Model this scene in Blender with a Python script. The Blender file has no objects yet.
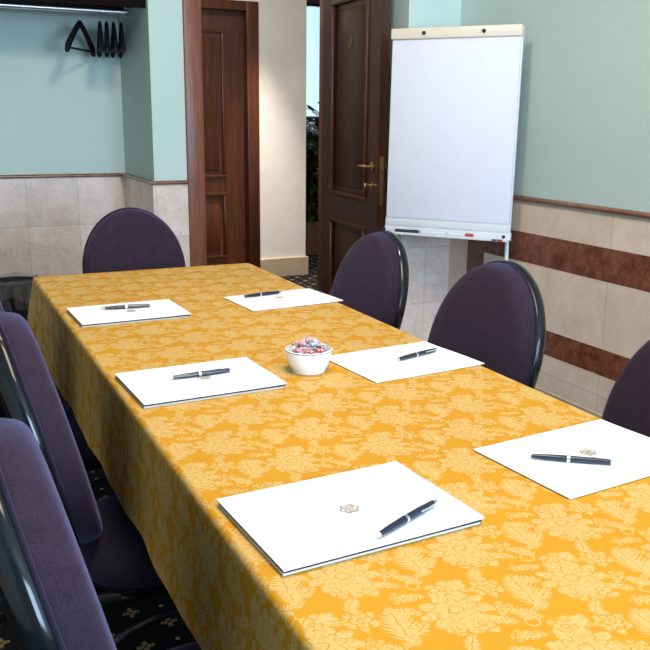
import bpy, bmesh, math, random
from mathutils import Vector, Matrix, noise
PI = math.pi
sc = bpy.context.scene
C = sc.collection

# ------------------------------------------------------------------ camera
cam_data = bpy.data.cameras.new('camera')
cam = bpy.data.objects.new('camera', cam_data); C.objects.link(cam)
CX = Vector((0.904, -0.428, 0.010)).normalized()      # image right in the room
CY = Vector((0.093, 0.218, 0.972)).normalized()       # image up
CZ = CX.cross(CY).normalized(); CY = CZ.cross(CX)
m = Matrix((CX, CY, CZ)).transposed().to_4x4(); m.translation = Vector((0, 0, 1.30))
cam.matrix_world = m
cam_data.sensor_width = 36; cam_data.lens = 850 / 650 * 36
cam_data.clip_start = 0.03
sc.camera = cam

# ------------------------------------------------------------------ world, lights, exposure
w = bpy.data.worlds.new('world'); sc.world = w; w.use_nodes = True
w.node_tree.nodes['Background'].inputs[0].default_value = (0.55, 0.72, 1.0, 1)
w.node_tree.nodes['Background'].inputs[1].default_value = 0.6

def area(name, loc, target, sx, sy, power, col):
    l = bpy.data.lights.new(name, 'AREA'); l.shape = 'RECTANGLE'; l.size = sx; l.size_y = sy
    l.energy = power; l.color = col
    o = bpy.data.objects.new(name, l); C.objects.link(o); o.location = loc
    o.rotation_euler = (Vector(target) - Vector(loc)).to_track_quat('-Z', 'Y').to_euler()
    return o
area('daylight_window', (1.4, -2.45, 1.65), (1.3, 3.0, 1.0), 1.9, 1.5, 165, (0.55, 0.75, 1.0))
area('ceiling_lamp', (0.75, 1.0, 2.72), (0.75, 1.0, 0), 0.7, 1.5, 36, (1.0, 0.83, 0.60))
area('ceiling_lamp_rear', (0.95, 2.3, 2.72), (0.9, 5.2, 1.2), 0.3, 0.3, 22, (1.0, 0.92, 0.82))
spl = bpy.data.lights.new('vestibule_spot', 'SPOT'); spl.energy = 330; spl.color = (1.0, 0.87, 0.78); spl.spot_size = math.radians(46); spl.spot_blend = 0.9; spl.shadow_soft_size = 0.04
spo = bpy.data.objects.new('vestibule_spot', spl); C.objects.link(spo); spo.location = (2.46, 6.13, 2.72)
area('vestibule_lamp', (2.0, 5.5, 2.6), (2.2, 6.0, 0.0), 0.3, 0.3, 8, (1.0, 0.88, 0.80))
area('corridor_daylight', (4.0, 8.3, 1.9), (3.4, 6.5, 1.0), 1.6, 1.6, 22, (0.72, 0.88, 1.0))
sc.view_settings.view_transform = 'Standard'; sc.view_settings.look = 'None'
sc.view_settings.gamma = 1; sc.view_settings.use_curve_mapping = False
sc.view_settings.exposure = 0.55

# ------------------------------------------------------------------ materials
def lin(c):
    return tuple(((v / 255) / 12.92 if v / 255 <= 0.04045 else ((v / 255 + 0.055) / 1.055) ** 2.4) for v in c)
class MT:
    def __init__(s, name):
        s.m = bpy.data.materials.new(name); s.m.use_nodes = True
        s.t = s.m.node_tree; s.b = s.t.nodes['Principled BSDF']
    def n(s, typ, **k):
        nd = s.t.nodes.new(typ)
        for a, v in k.items(): setattr(nd, a, v)
        return nd
    def ln(s, a, b): s.t.links.new(a, b)
    def coord(s, which='Object', scale=None):
        tc = s.n('ShaderNodeTexCoord')
        if scale is None: return tc.outputs[which]
        mp = s.n('ShaderNodeMapping'); mp.inputs['Scale'].default_value = scale
        s.ln(tc.outputs[which], mp.inputs[0]); return mp.outputs[0]
    def noise(s, vec, scale, detail=3, rough=0.5, dist=0.0):
        nd = s.n('ShaderNodeTexNoise'); nd.inputs['Scale'].default_value = scale
        nd.inputs['Detail'].default_value = detail; nd.inputs['Roughness'].default_value = rough
        nd.inputs['Distortion'].default_value = dist
        if vec is not None: s.ln(vec, nd.inputs['Vector'])
        return nd
    def ramp(s, fac, stops):
        r = s.n('ShaderNodeValToRGB'); el = r.color_ramp.elements
        while len(el) < len(stops): el.new(0.5)
        for e, (p, c) in zip(el, stops): e.position = p; e.color = (*c, 1)
        s.ln(fac, r.inputs[0]); return r.outputs[0]
    def mix(s, fac, a, b, typ='MIX'):
        nd = s.n('ShaderNodeMix', data_type='RGBA', blend_type=typ)
        for sock, v in ((nd.inputs[0], fac), (nd.inputs[6], a), (nd.inputs[7], b)):
            if isinstance(v, bpy.types.NodeSocket): s.ln(v, sock)
            elif isinstance(v, (int, float)): sock.default_value = v
            else: sock.default_value = (*v, 1)
        return nd.outputs[2]
    def bump(s, h, strength=0.3, dist=0.002):
        b = s.n('ShaderNodeBump'); b.inputs['Strength'].default_value = strength
        b.inputs['Distance'].default_value = dist; s.ln(h, b.inputs['Height'])
        s.ln(b.outputs[0], s.b.inputs['Normal']); return b
    def set(s, col=None, rough=None, metal=None, **k):
        if col is not None:
            if isinstance(col, bpy.types.NodeSocket): s.ln(col, s.b.inputs['Base Color'])
            else: s.b.inputs['Base Color'].default_value = (*col, 1)
        if rough is not None: s.b.inputs['Roughness'].default_value = rough
        if metal is not None: s.b.inputs['Metallic'].default_value = metal
        for a, v in k.items(): s.b.inputs[a.replace('_', ' ')].default_value = v
        return s

def mottled(name, c, rough=0.5, amt=0.08, scale=30, metal=0.0, bump=0.0, spec=0.5, coat=0.0):
    M = MT(name); v = M.coord()
    nz = M.noise(v, scale, 3)
    a = tuple(x * (1 - amt) for x in c); b = tuple(min(1, x * (1 + amt)) for x in c)
    M.set(M.ramp(nz.outputs[0], [(0.3, a), (0.7, b)]), rough, metal)
    M.b.inputs['Specular IOR Level'].default_value = spec
    M.b.inputs['Coat Weight'].default_value = coat
    if bump: M.bump(nz.outputs[0], bump, 0.002)
    return M.m

def paint():
    M = MT('teal_wall_paint'); v = M.coord()
    nz = M.noise(v, 2.2, 4); n2 = M.noise(v, 220, 2)
    M.set(M.ramp(nz.outputs[0], [(0.3, lin((188, 209, 203))), (0.7, lin((194, 214, 208)))]), 0.75)
    M.bump(n2.outputs[0], 0.12, 0.001); return M.m

class X:       # tiny expression helper over Math nodes
    T = None
    def __init__(s, v): s.v = v
    @staticmethod
    def op(o, *a):
        nd = X.T.nodes.new('ShaderNodeMath'); nd.operation = o
        for i, q in enumerate(a):
            q = q.v if isinstance(q, X) else q
            if isinstance(q, (int, float)): nd.inputs[i].default_value = q
            else: X.T.links.new(q, nd.inputs[i])
        return X(nd.outputs[0])
    def __add__(s, o): return X.op('ADD', s, o)
    def __sub__(s, o): return X.op('SUBTRACT', s, o)
    def __rsub__(s, o): return X.op('SUBTRACT', o, s)
    def __mul__(s, o): return X.op('MULTIPLY', s, o)
    __rmul__ = __mul__; __radd__ = __add__
    def __truediv__(s, o): return X.op('DIVIDE', s, o)
def xabs(a): return X.op('ABSOLUTE', a)
def xsmooth(a, lo, hi):      # 1 when a>hi, 0 when a<lo
    nd = X.T.nodes.new('ShaderNodeMapRange'); nd.interpolation_type = 'LINEAR'
    X.T.links.new(a.v, nd.inputs[0])
    nd.inputs[1].default_value = lo; nd.inputs[2].default_value = hi
    return X(nd.outputs[0])
xmax = lambda a, b: X.op('MAXIMUM', a, b)
xmin = lambda a, b: X.op('MINIMUM', a, b)

def damask():
    M = MT('gold_damask_cloth'); X.T = M.t
    uv = M.coord('UV')
    wob = M.noise(uv, 60, 2); wv = M.n('ShaderNodeVectorMath', operation='SCALE')
    sb = M.n('ShaderNodeVectorMath', operation='SUBTRACT'); M.ln(wob.outputs[1], sb.inputs[0]); sb.inputs[1].default_value = (.5, .5, .5)
    M.ln(sb.outputs[0], wv.inputs[0]); wv.inputs['Scale'].default_value = 0.010
    ad = M.n('ShaderNodeVectorMath', operation='ADD'); M.ln(uv, ad.inputs[0]); M.ln(wv.outputs[0], ad.inputs[1])
    sp = M.n('ShaderNodeSeparateXYZ'); M.ln(ad.outputs[0], sp.inputs[0])
    U, V = X(sp.outputs[0]), X(sp.outputs[1])
    PX, PY = 0.172, 0.12
    def local(cx, cy):
        k = X.op('ROUND', (V - cy) * (1 / PY))
        dy = V - cy - k * PY
        dx = X.op('WRAP', U - cx - k * (PX / 2), PX / 2, -PX / 2)
        return dx, dy
    def flower(cx, cy, R, n, sq=1.0, ph=0.0, inner=True):
        dx, dy = local(cx, cy); dy = dy * (1 / sq)
        r = X.op('SQRT', dx * dx + dy * dy); a = X.op('ARCTAN2', dy, dx) + ph
        s = xabs(X.op('SINE', a * (n / 2)))
        edge = (s * 0.30 + 0.72) * R
        f = xsmooth(edge - r, 0.0, 0.0015)
        if inner:
            e2 = (xabs(X.op('COSINE', a * (n / 2))) * 0.25 + 0.42) * R
            line = xmin(xsmooth(xabs(r - e2), 0.0008, 0.0019), xsmooth(xabs(r - e2 - R * .27), 0.0003, 0.0011) * .35 + .65)
            rad = xmin(xsmooth(s + xsmooth(e2 - r, 0, .001) * 1.0, 0.06, 0.2), xsmooth(xabs(X.op('SINE', a * (n * 1.5))), .0, .35) * .45 + .55)
            e3 = R * 0.2
            c = xsmooth(xabs(r - e3), 0.0005, 0.0014)
            f = f * xmin(xmin(line, rad), c)
        return f
    def leaf(cx, cy, L, W, rot, k=9):
        dx, dy = local(cx, cy); c, s = math.cos(rot), math.sin(rot)
        x = dx * c + dy * s; y = dy * c - dx * s
        q = 1.0 - (x * x) * (1 / (L * L))
        ser = xabs(X.op('SINE', (x - xabs(y) * 0.8) * (PI * k / (2 * L)))) * 0.75 + 0.3
        f = xsmooth(q * ser * W - xabs(y), 0.0, 0.0014)
        return f * xsmooth(xabs(y), 0.0003, 0.0010)
    def ring(cx, cy, R, t, side):
        dx, dy = local(cx, cy); r = X.op('SQRT', dx * dx + dy * dy)
        return xsmooth(t - xabs(r - R), 0, 0.0008)
    els = [flower(0.000, 0.004, 0.0464, 9, 0.80), flower(0.012, -0.031, 0.0244, 5, 0.9, 0.6), flower(-0.016, -0.027, 0.0174, 5, 1.0),
           flower(0.008, 0.046, 0.0220, 5, 0.9, 0.9), flower(0.030, 0.050, 0.0116, 5, 1, 0, False),
           flower(0.062, 0.030, 0.0197, 6, 1.2, 0.2), flower(0.052, -0.016, 0.0151, 5, 1.0, 0.4),
           leaf(-0.074, 0.006, 0.0396, 0.0218, 1.45, 11), leaf(-0.078, -0.030, 0.0165, 0.0092, 0.2, 6), leaf(0.070, -0.036, 0.0220, 0.0115, 2.2, 8), leaf(0.066, 0.062, 0.0198, 0.0103, 0.9, 7), flower(-0.050, 0.052, 0.0116, 5, 1, .4), leaf(-0.058, -0.012, 0.0220, 0.0103, 0.6, 6), leaf(-0.054, 0.024, 0.0198, 0.0092, 2.4, 6),
           leaf(0.040, -0.036, 0.0187, 0.0092, -0.7, 6), leaf(-0.036, 0.048, 0.0198, 0.0092, 2.9, 6),
           ring(-0.020, 0.068, 0.0080, 0.0016, 1), leaf(0.036, 0.036, 0.0220, 0.0052, -0.3, 4)]
    mask = els[0]
    for e in els[1:]: mask = xmax(mask, e)
    fine = M.noise(uv, 420, 2)
    mott = M.noise(uv, 170, 3)
    mask = mask * (xsmooth(X(fine.outputs[0]), 0.3, 0.55) * .3 + .7) * (xsmooth(X(mott.outputs[0]), 0.36, 0.52) * .45 + .55)
    big = M.noise(uv, 3.0, 3)
    base = M.ramp(big.outputs[0], [(0.3, lin((185, 131, 30))), (0.7, lin((192, 138, 36)))])
    pale = M.ramp(big.outputs[0], [(0.3, lin((192, 160, 98))), (0.7, lin((198, 167, 106)))])
    M.set(M.mix(mask.v, base, pale), 0.5)
    ro = mask * -0.15 + 0.60; M.ln(ro.v, M.b.inputs['Roughness'])
    sl = mask * 0.35 + 0.10; M.ln(sl.v, M.b.inputs['Specular IOR Level'])
    soft = M.noise(uv, 7, 3, 0.5, 0.6)
    h = X(soft.outputs[0]) * 2.2 + X(fine.outputs[0]) * 0.10 + mask * 0.10
    M.bump(h.v, 0.35, 0.003)
    return M.m

def marble(name, c1, c2, vein, rough=0.25, tile=None, scale=6.0, grout=None, veinamt=0.5, rot=None):
    M = MT(name); v = M.coord()
    n1 = M.noise(v, scale, 6, 0.62, 0.6)
    col = M.ramp(n1.outputs[0], [(0.32, c1), (0.66, c2)])
    n2 = M.noise(v, scale * 1.8, 8, 0.7, 1.6)
    X.T = M.t
    vn = xsmooth(xabs(X(n2.outputs[0]) - 0.5), 0.0, 0.035)
    vf = (1.0 - vn) * veinamt
    col = M.mix(vf.v, col, vein)
    if tile:
        # tile joints along the two in-plane axes of the slab
        sp = M.n('ShaderNodeSeparateXYZ'); M.ln(v, sp.inputs[0])
        axis, T, off, offz = tile
        a = X(sp.outputs['XYZ'.index(axis)]); z = X(sp.outputs[2])
        ia = X.op('FLOOR', (a - off) * (1 / T)); iz = X.op('FLOOR', (z - offz) * (1 / T))
        fa = a - off - ia * T; fz = z - offz - iz * T
        da = xmin(fa, T - fa); dz = xmin(fz, T - fz)
        j = 1.0 - xsmooth(xmin(da, dz), 0.0006, 0.0016)
        cell = M.n('ShaderNodeCombineXYZ'); M.ln(ia.v, cell.inputs[0]); M.ln(iz.v, cell.inputs[1])
        wn = M.n('ShaderNodeTexWhiteNoise'); M.ln(cell.outputs[0], wn.inputs[0])
        tone = M.ramp(wn.outputs[0], [(0.0, (0.80, 0.78, 0.77)), (1.0, (1.0, 1.0, 1.0))])
        col = M.mix(1.0, col, tone, 'MULTIPLY')
        col = M.mix((j * 0.55).v, col, grout or (0.12, 0.10, 0.09))
    M.set(col, rough); return M.m

def wood(name, dark, mid, light, rough=0.32, axis='Z', scale=1.0):
    M = MT(name)
    s = {'Z': (26, 26, 1.4), 'X': (1.4, 26, 26), 'Y': (26, 1.4, 26)}[axis]
    v = M.coord('Object', tuple(q * scale for q in s))
    n1 = M.noise(v, 1.0, 6, 0.65, 0.8); n2 = M.noise(v, 5.0, 4, 0.6)
    c = M.ramp(n1.outputs[0], [(0.28, dark), (0.5, mid), (0.74, light)])
    c = M.mix(0.35, c, M.ramp(n2.outputs[0], [(0.35, dark), (0.65, light)]))
    M.set(c, rough); M.b.inputs['Coat Weight'].default_value = 0.08; M.b.inputs['Specular IOR Level'].default_value = 0.35; M.b.inputs['Coat Roughness'].default_value = 0.25
    M.bump(n2.outputs[0], 0.08, 0.0008); return M.m

def carpet():
    M = MT('black_flowered_carpet'); X.T = M.t
    v = M.coord(); sp = M.n('ShaderNodeSeparateXYZ'); M.ln(v, sp.inputs[0]); U, V = X(sp.outputs[0]), X(sp.outputs[1])
    def lat(cx, cy, P):
        k = X.op('ROUND', (V - cy) * (2 / P))
        return X.op('WRAP', U - cx - k * (P / 2), P / 2, -P / 2), V - cy - k * (P / 2)
    P = 0.165
    dx, dy = lat(0, 0, P); r = X.op('SQRT', dx * dx + dy * dy); a = X.op('ARCTAN2', dy, dx)
    pet = xsmooth((xabs(X.op('COSINE', a * 2.0)) * 0.75 + 0.25) * 0.024 - r, 0, 0.002) * xsmooth(r, 0.005, 0.007)
    ring = xsmooth(0.0022 - xabs(r - 0.0155), 0, 0.001)
    pet = pet * (1.0 - ring * 0.6)
    ctr = xsmooth(0.0045 - r, 0, 0.001)
    dx2, dy2 = lat(P / 2, 0.0, P); r2 = X.op('SQRT', dx2 * dx2 + dy2 * dy2)
    dot = xsmooth(0.007 - r2, 0, 0.002)
    fib = M.noise(v, 500, 2)
    base = M.ramp(fib.outputs[0], [(0.3, (0.003, 0.003, 0.004)), (0.7, (0.010, 0.010, 0.013))])
    c = M.mix(pet.v, base, lin((150, 128, 96)))
    c = M.mix(ctr.v, c, lin((120, 50, 40)))
    c = M.mix(dot.v, c, lin((168, 160, 146)))
    M.set(c, 0.95); M.b.inputs['Specular IOR Level'].default_value = 0.1
    M.bump(fib.outputs[0], 0.5, 0.003); return M.m

def fabric(name, c1, c2):
    M = MT(name); v = M.coord()
    n1 = M.noise(v, 430, 3, 0.7); n2 = M.noise(v, 40, 3)
    c = M.ramp(n1.outputs[0], [(0.32, c1), (0.68, c2)])
    c = M.mix(0.25, c, M.ramp(n2.outputs[0], [(0.3, c1), (0.7, c2)]))
    M.set(c, 0.95); M.b.inputs['Sheen Weight'].default_value = 0.24; M.b.inputs['Sheen Roughness'].default_value = 0.4
    M.b.inputs['Sheen Tint'].default_value = (0.55, 0.52, 1.0, 1)  # blue tint puts the window's daylight on the pad sides into the fabric
    M.b.inputs['Specular IOR Level'].default_value = 0.15
    M.bump(n1.outputs[0], 0.6, 0.0015); return M.m

def emit(name, c, s):
    M = MT(name); M.set((0, 0, 0), 1.0)
    v = M.coord('Object', (14, 1, 0.6)); nz = M.noise(v, 1.0, 3)
    M.ln(M.ramp(nz.outputs[0], [(0.3, tuple(q * 0.75 for q in c)), (0.7, c)]), M.b.inputs['Emission Color'])
    M.b.inputs['Emission Strength'].default_value = s; return M.m

PAINT = paint()
CLOTH = damask()
CARPET = carpet()
CEIL = mottled('white_ceiling_plaster', (0.75, 0.74, 0.71), 0.9, 0.02, 8)
WHITEWALL = mottled('cream_wall_plaster', lin((234, 228, 220)), 0.8, 0.03, 12, bump=0.1)
BEIGE = (lin((214, 194, 182)), lin((240, 220, 208)), lin((250, 240, 234)))
TILE_X = marble('beige_tile_back', *BEIGE, tile=('X', 0.305, 0.281, 0.028), veinamt=0.45)
TILE_Y = marble('beige_tile_side', *BEIGE, tile=('Y', 0.305, 0.110, 0.035), veinamt=0.35)
TILE_YR = marble('beige_tile_right', lin((232, 205, 182)), lin((246, 226, 206)), lin((252, 242, 232)), tile=('Y', 0.61, 0.21, -9), veinamt=0.3)
BROWN = marble('red_brown_marble', lin((98, 50, 34)), lin((150, 92, 68)), lin((70, 34, 24)), scale=14, veinamt=0.7, rough=0.22)
RAIL = marble('red_marble_rail', lin((120, 74, 54)), lin((156, 104, 80)), lin((96, 56, 42)), scale=20, veinamt=0.4, rough=0.25)
SKIRT = marble('beige_skirting_stone', lin((176, 156, 132)), lin((198, 180, 156)), lin((210, 196, 176)), veinamt=0.3)
WOOD = wood('walnut_wood', lin((38, 15, 8)), lin((64, 28, 15)), lin((86, 42, 24)))
MOULD = wood('walnut_moulding', lin((62, 28, 17)), lin((88, 44, 28)), lin((106, 58, 38)))
WOODX = wood('walnut_wood_cross', lin((44, 20, 12)), lin((74, 36, 21)), lin((98, 52, 32)), axis='X')
WOODY = wood('walnut_wood_rail', lin((44, 20, 12)), lin((74, 36, 21)), lin((98, 52, 32)), axis='Y')
WOODV = wood('chestnut_wood', lin((46, 21, 10)), lin((80, 40, 19)), lin((106, 58, 29)))
WOODC = wood('casing_wood', lin((98, 56, 40)), lin((128, 76, 56)), lin((148, 92, 70)), rough=0.4)
DARKWOOD = wood('dark_shelf_wood', lin((12, 8, 7)), lin((20, 13, 11)), lin((28, 18, 15)), axis='X', rough=.9)
DARKWOOD.node_tree.nodes['Principled BSDF'].inputs['Specular IOR Level'].default_value = 0.08
DARKWOOD.node_tree.nodes['Principled BSDF'].inputs['Coat Weight'].default_value = 0
FABRIC = fabric('plum_navy_fabric', lin((30, 22, 32)), lin((54, 42, 57)))
SHADEFAB = fabric('plum_navy_fabric_shaded', lin((26, 21, 32)), lin((42, 35, 50)))  # darker copy of the chair fabric; tablecloth's shade on seats put into the colour
BLACKPL = mottled('black_glossy_plastic', (0.006, 0.007, 0.009), 0.14, 0.1, 60, spec=0.35)
BLACKMET = mottled('black_lacquered_metal', (0.012, 0.012, 0.014), 0.25, 0.1, 60, spec=0.6)
BLACKMAT = mottled('matte_black_velvet', (0.006, 0.006, 0.008), 0.7, 0.2, 60, spec=0.2)
CHROME = mottled('bright_chrome', (0.95, 0.96, 0.97), 0.38, 0.02, 20, metal=1.0)
SILVER = mottled('brushed_silver', (0.72, 0.74, 0.77), 0.28, 0.03, 60, metal=1.0)
BRASS = mottled('polished_brass', lin((212, 172, 98)), 0.25, 0.05, 60, metal=1.0)
DULLBRASS = mottled('dull_bronze', lin((132, 104, 78)), 0.45, 0.08, 60, metal=0.6)
NAVY = mottled('navy_pen_lacquer', lin((22, 32, 52)), 0.25, 0.1, 60, spec=0.6)
WHITECARD = mottled('white_card', (0.88, 0.88, 0.89), 0.45, 0.01, 60)
PAPER = mottled('paper_edges', lin((196, 190, 178)), 0.7, 0.06, 200)
GREYCARD = mottled('grey_inner_cover', lin((30, 30, 36)), 0.5, 0.06, 60)
CREST = mottled('grey_brown_print', lin((150, 138, 130)), 0.7, 0.1, 200)
CRESTRED = mottled('pale_red_print', lin((206, 160, 152)), 0.7, 0.1, 200)
CERAMIC = mottled('white_glazed_ceramic', (0.86, 0.88, 0.88), 0.15, 0.01, 40, coat=0.3)
RIMLINE = mottled('dark_rim_glaze', lin((70, 66, 78)), 0.3, 0.05, 60)
WHITEMET = mottled('white_painted_metal', lin((214, 216, 220)), 0.35, 0.02, 60)
CREAMBAR = mottled('cream_plastic', lin((226, 212, 192)), 0.4, 0.02, 60)
FLIPPAPER = mottled('flipchart_paper', lin((222, 220, 232)), 0.8, 0.01, 14)
BLACKRUB = mottled('black_rubber', (0.02, 0.02, 0.02), 0.7, 0.1, 60)
REDPL = mottled('red_plastic', lin((178, 50, 50)), 0.4, 0.05, 60)
BLUEPL = mottled('blue_print', lin((60, 80, 130)), 0.5, 0.05, 60)
LEAF = mottled('dark_green_leaf', lin((40, 58, 28)), 0.5, 0.5, 18)
BARK = mottled('grey_bark', lin((70, 56, 42)), 0.9, 0.3, 40)
SOIL = mottled('pot_soil', (0.03, 0.02, 0.015), 1, 0.3, 60)
POT = mottled('terracotta_pot', lin((120, 78, 58)), 0.7, 0.1, 30)
BAG = mottled('clear_bin_liner', (0.30, 0.31, 0.30), 0.12, 0.05, 60); BAGN = BAG.node_tree.nodes['Principled BSDF']
BAGN.inputs['Alpha'].default_value = 0.22
WICKER = mottled('black_wicker', (0.014, 0.012, 0.011), 0.5, 0.3, 120, bump=0.8)
CURTAIN = emit('daylit_sheer_curtain', (0.55, 0.80, 0.92), 0.95)

# ------------------------------------------------------------------ mesh helpers
class B:
    def __init__(s): s.bm = bmesh.new()
    def box(s, lo, hi, bevel=0.0, seg=2, mat=None):
        r = bmesh.ops.create_cube(s.bm, size=1); vs = r['verts']
        lo, hi = Vector(lo), Vector(hi)
        for v in vs: v.co = Vector(((lo.x + hi.x) / 2 + v.co.x * (hi.x - lo.x), (lo.y + hi.y) / 2 + v.co.y * (hi.y - lo.y), (lo.z + hi.z) / 2 + v.co.z * (hi.z - lo.z)))
        if bevel:
            es = list({e for v in vs for e in v.link_edges})
            r2 = bmesh.ops.bevel(s.bm, geom=es, offset=bevel, segments=seg, profile=0.5, affect='EDGES')
            vs = list({v for f in r2['faces'] for v in f.verts} | {v for v in vs if v.is_valid})
        if mat is not None:
            for v in vs: v.co = mat @ v.co
        return s
    def tube(s, pts, rad, n=12, cap=True, closed=False):
        pts = [Vector(p) for p in pts]; N = len(pts)
        if not isinstance(rad, (list, tuple)): rad = [rad] * N
        rings = []; up = None
        for i, p in enumerate(pts):
            if closed: t = pts[(i + 1) % N] - pts[i - 1]
            else: t = pts[min(i + 1, N - 1)] - pts[max(i - 1, 0)]
            t.normalize()
            if up is None:
                up = Vector((0, 0, 1)) if abs(t.z) < 0.9 else Vector((1, 0, 0))
            up = (up - t * up.dot(t)).normalized(); sd = t.cross(up)
            rings.append([s.bm.verts.new(p + (up * math.cos(2 * PI * k / n) + sd * math.sin(2 * PI * k / n)) * rad[i]) for k in range(n)])
        for i in range(N if closed else N - 1):
            a, b = rings[i], rings[(i + 1) % N]
            for k in range(n): s.bm.faces.new((a[k], a[(k + 1) % n], b[(k + 1) % n], b[k]))
        if cap and not closed:
            s.bm.faces.new(rings[0][::-1]); s.bm.faces.new(rings[-1])
        return s
    def lathe(s, prof, c=(0, 0, 0), n=40, mat=None):
        c = Vector(c); rings = []
        for r, z in prof:
            if r < 1e-6: rings.append([s.bm.verts.new(c + Vector((0, 0, z)))])
            else: rings.append([s.bm.verts.new(c + Vector((r * math.cos(2 * PI * k / n), r * math.sin(2 * PI * k / n), z))) for k in range(n)])
        for a, b in zip(rings, rings[1:]):
            for k in range(n):
                q = [a[k % len(a)], a[(k + 1) % len(a)], b[(k + 1) % len(b)], b[k % len(b)]]
                u = []
                for v in q:
                    if v not in u: u.append(v)
                if len(u) > 2: s.bm.faces.new(u)
        if mat is not None:
            for r in rings:
                for v in r: v.co = mat @ v.co
        return s
    def prism(s, poly, fn, t):
        """poly: list of 2D points, fn(u,v,d) -> 3D, thickness t"""
        a = [s.bm.verts.new(fn(u, v, 0)) for u, v in poly]; b = [s.bm.verts.new(fn(u, v, t)) for u, v in poly]
        s.bm.faces.new(a[::-1]); s.bm.faces.new(b)
        for i in range(len(a)):
            j = (i + 1) % len(a); s.bm.faces.new((a[i], a[j], b[j], b[i]))
        return s
    def quad(s, *p):
        s.bm.faces.new([s.bm.verts.new(Vector(q)) for q in p]); return s
    def xf(s, mat):
        bmesh.ops.transform(s.bm, matrix=mat, verts=s.bm.verts); return s
    def obj(s, name, mat, parent=None, smooth=True, kind=None, label=None):
        bmesh.ops.recalc_face_normals(s.bm, faces=s.bm.faces)
        me = bpy.data.meshes.new(name); s.bm.to_mesh(me); s.bm.free()
        me.materials.append(mat)
        if smooth:
            for p in me.polygons: p.use_smooth = True
            try: me.set_sharp_from_angle(angle=math.radians(38))
            except Exception: pass
        o = bpy.data.objects.new(name, me); C.objects.link(o)
        if parent is not None: o.parent = parent
        if kind: o['kind'] = kind
        if label: o['label'] = label
        return o
def tag(o, label, cat, group=None):
    o['label'] = label; o['category'] = cat
    if group: o['group'] = group
    return o
def thing(name, label, cat, loc=(0, 0, 0), rz=0.0, group=None):
    o = bpy.data.objects.new(name, None); C.objects.link(o); o.location = loc; o.rotation_euler = (0, 0, rz)
    o.empty_display_size = 0.1
    return tag(o, label, cat, group)
def copy_tree(o, parent=None):
    c = o.copy(); C.objects.link(c)
    if parent is not None: c.parent = parent
    for ch in [q for q in bpy.data.objects if q.parent == o and q != c]: copy_tree(ch, c)
    return c
def struct(name, b, mat, smooth=False, label=None): return b.obj(name, mat, None, smooth, 'structure', label)

# ------------------------------------------------------------------ room shell
XW, YD, YB, XL, YF, ZC = 2.58, 4.72, 5.45, -1.7, -2.6, 2.78
XA, XJ = 1.19, 1.377            # alcove side, door opening left edge
XO = 2.258                      # door opening right edge
struct('floor', B().box((XL - .1, YF - .1, -0.1), (5.2, 9.2, 0.0)), CARPET)
struct('ceiling', B().box((XL - .1, YF - .1, ZC), (5.2, 9.2, ZC + 0.1)), CEIL)
struct('wall_right', B().box((XW, YF, 0), (XW + 0.12, YD + .12, ZC)), PAINT)
struct('wall_left', B().box((XL - .12, YF, 0), (XL, YB + .1, ZC)), PAINT)
wf = B(); wf.box((XL, YF - .12, 0), (XW + .12, YF, 0.85)); wf.box((XL, YF - .12, 2.45), (XW + .12, YF, ZC))
wf.box((XL, YF - .12, 0.85), (0.4, YF, 2.45)); wf.box((2.4, YF - .12, 0.85), (XW + .12, YF, 2.45))
struct('wall_front', wf, PAINT)
wn = B(); wn.box((.4, YF - .08, .85), (.46, YF - .02, 2.45)); wn.box((2.34, YF - .08, .85), (2.4, YF - .02, 2.45)); wn.box((1.37, YF - .08, .85), (1.43, YF - .02, 2.45))
wn.box((.46, YF - .08, .85), (2.34, YF - .02, .91)); wn.box((.46, YF - .08, 2.39), (2.34, YF - .02, 2.45))
struct('window_1', wn, WHITEMET)
struct('wall_back', B().box((XL, YB, 0), (XA, YB + .12, ZC)), PAINT)
struct('wall_alcove', B().box((XA, YD, 0), (XJ, YB + .12, ZC)), PAINT)
hd = B(); hd.box((XJ, YD, 2.16), (XO + .06, YD + .12, ZC)); hd.box((XO + .06, YD, 0), (XW, YD + .12, ZC))
struct('wall_door_side', hd, PAINT)
struct('wall_column', B().box((2.275, 3.845, 0), (XW, YD, ZC)), PAINT)
# vestibule and corridor behind the opening
struct('wall_vestibule_left', B().box((XJ - .1, YB + .12, 0), (XJ, 6.54, ZC)), WHITEWALL)
vb = B(); vb.box((XJ - .1, 6.54, 0), (1.60, 6.66, ZC)); vb.box((1.60, 6.54, 2.1), (2.42, 6.66, ZC)); vb.box((2.42, 6.54, 0), (2.925, 6.66, ZC))
struct('wall_vestibule', vb, WHITEWALL)
struct('wall_corridor_end', B().box((XJ, 9.0, 0), (5.1, 9.1, ZC)), WHITEWALL)
struct('wall_corridor_right', B().box((5.0, YD, 0), (5.1, 9.0, ZC)), WHITEWALL)
struct('wall_corridor_front', B().box((XW + .12, YD, 0), (5.0, YD + .12, ZC)), WHITEWALL)
struct('trim_11', B().box((2.95, 8.86, 0), (5.0, 8.999, 1.24)), DARKWOOD)
# skirtings
sk = B(); sk.box((2.505, 6.52, 0), (2.945, 6.54, .155), .003); sk.box((2.925, 6.54, 0), (2.945, 6.66, .155))
struct('baseboard_vestibule', sk, SKIRT)
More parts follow.
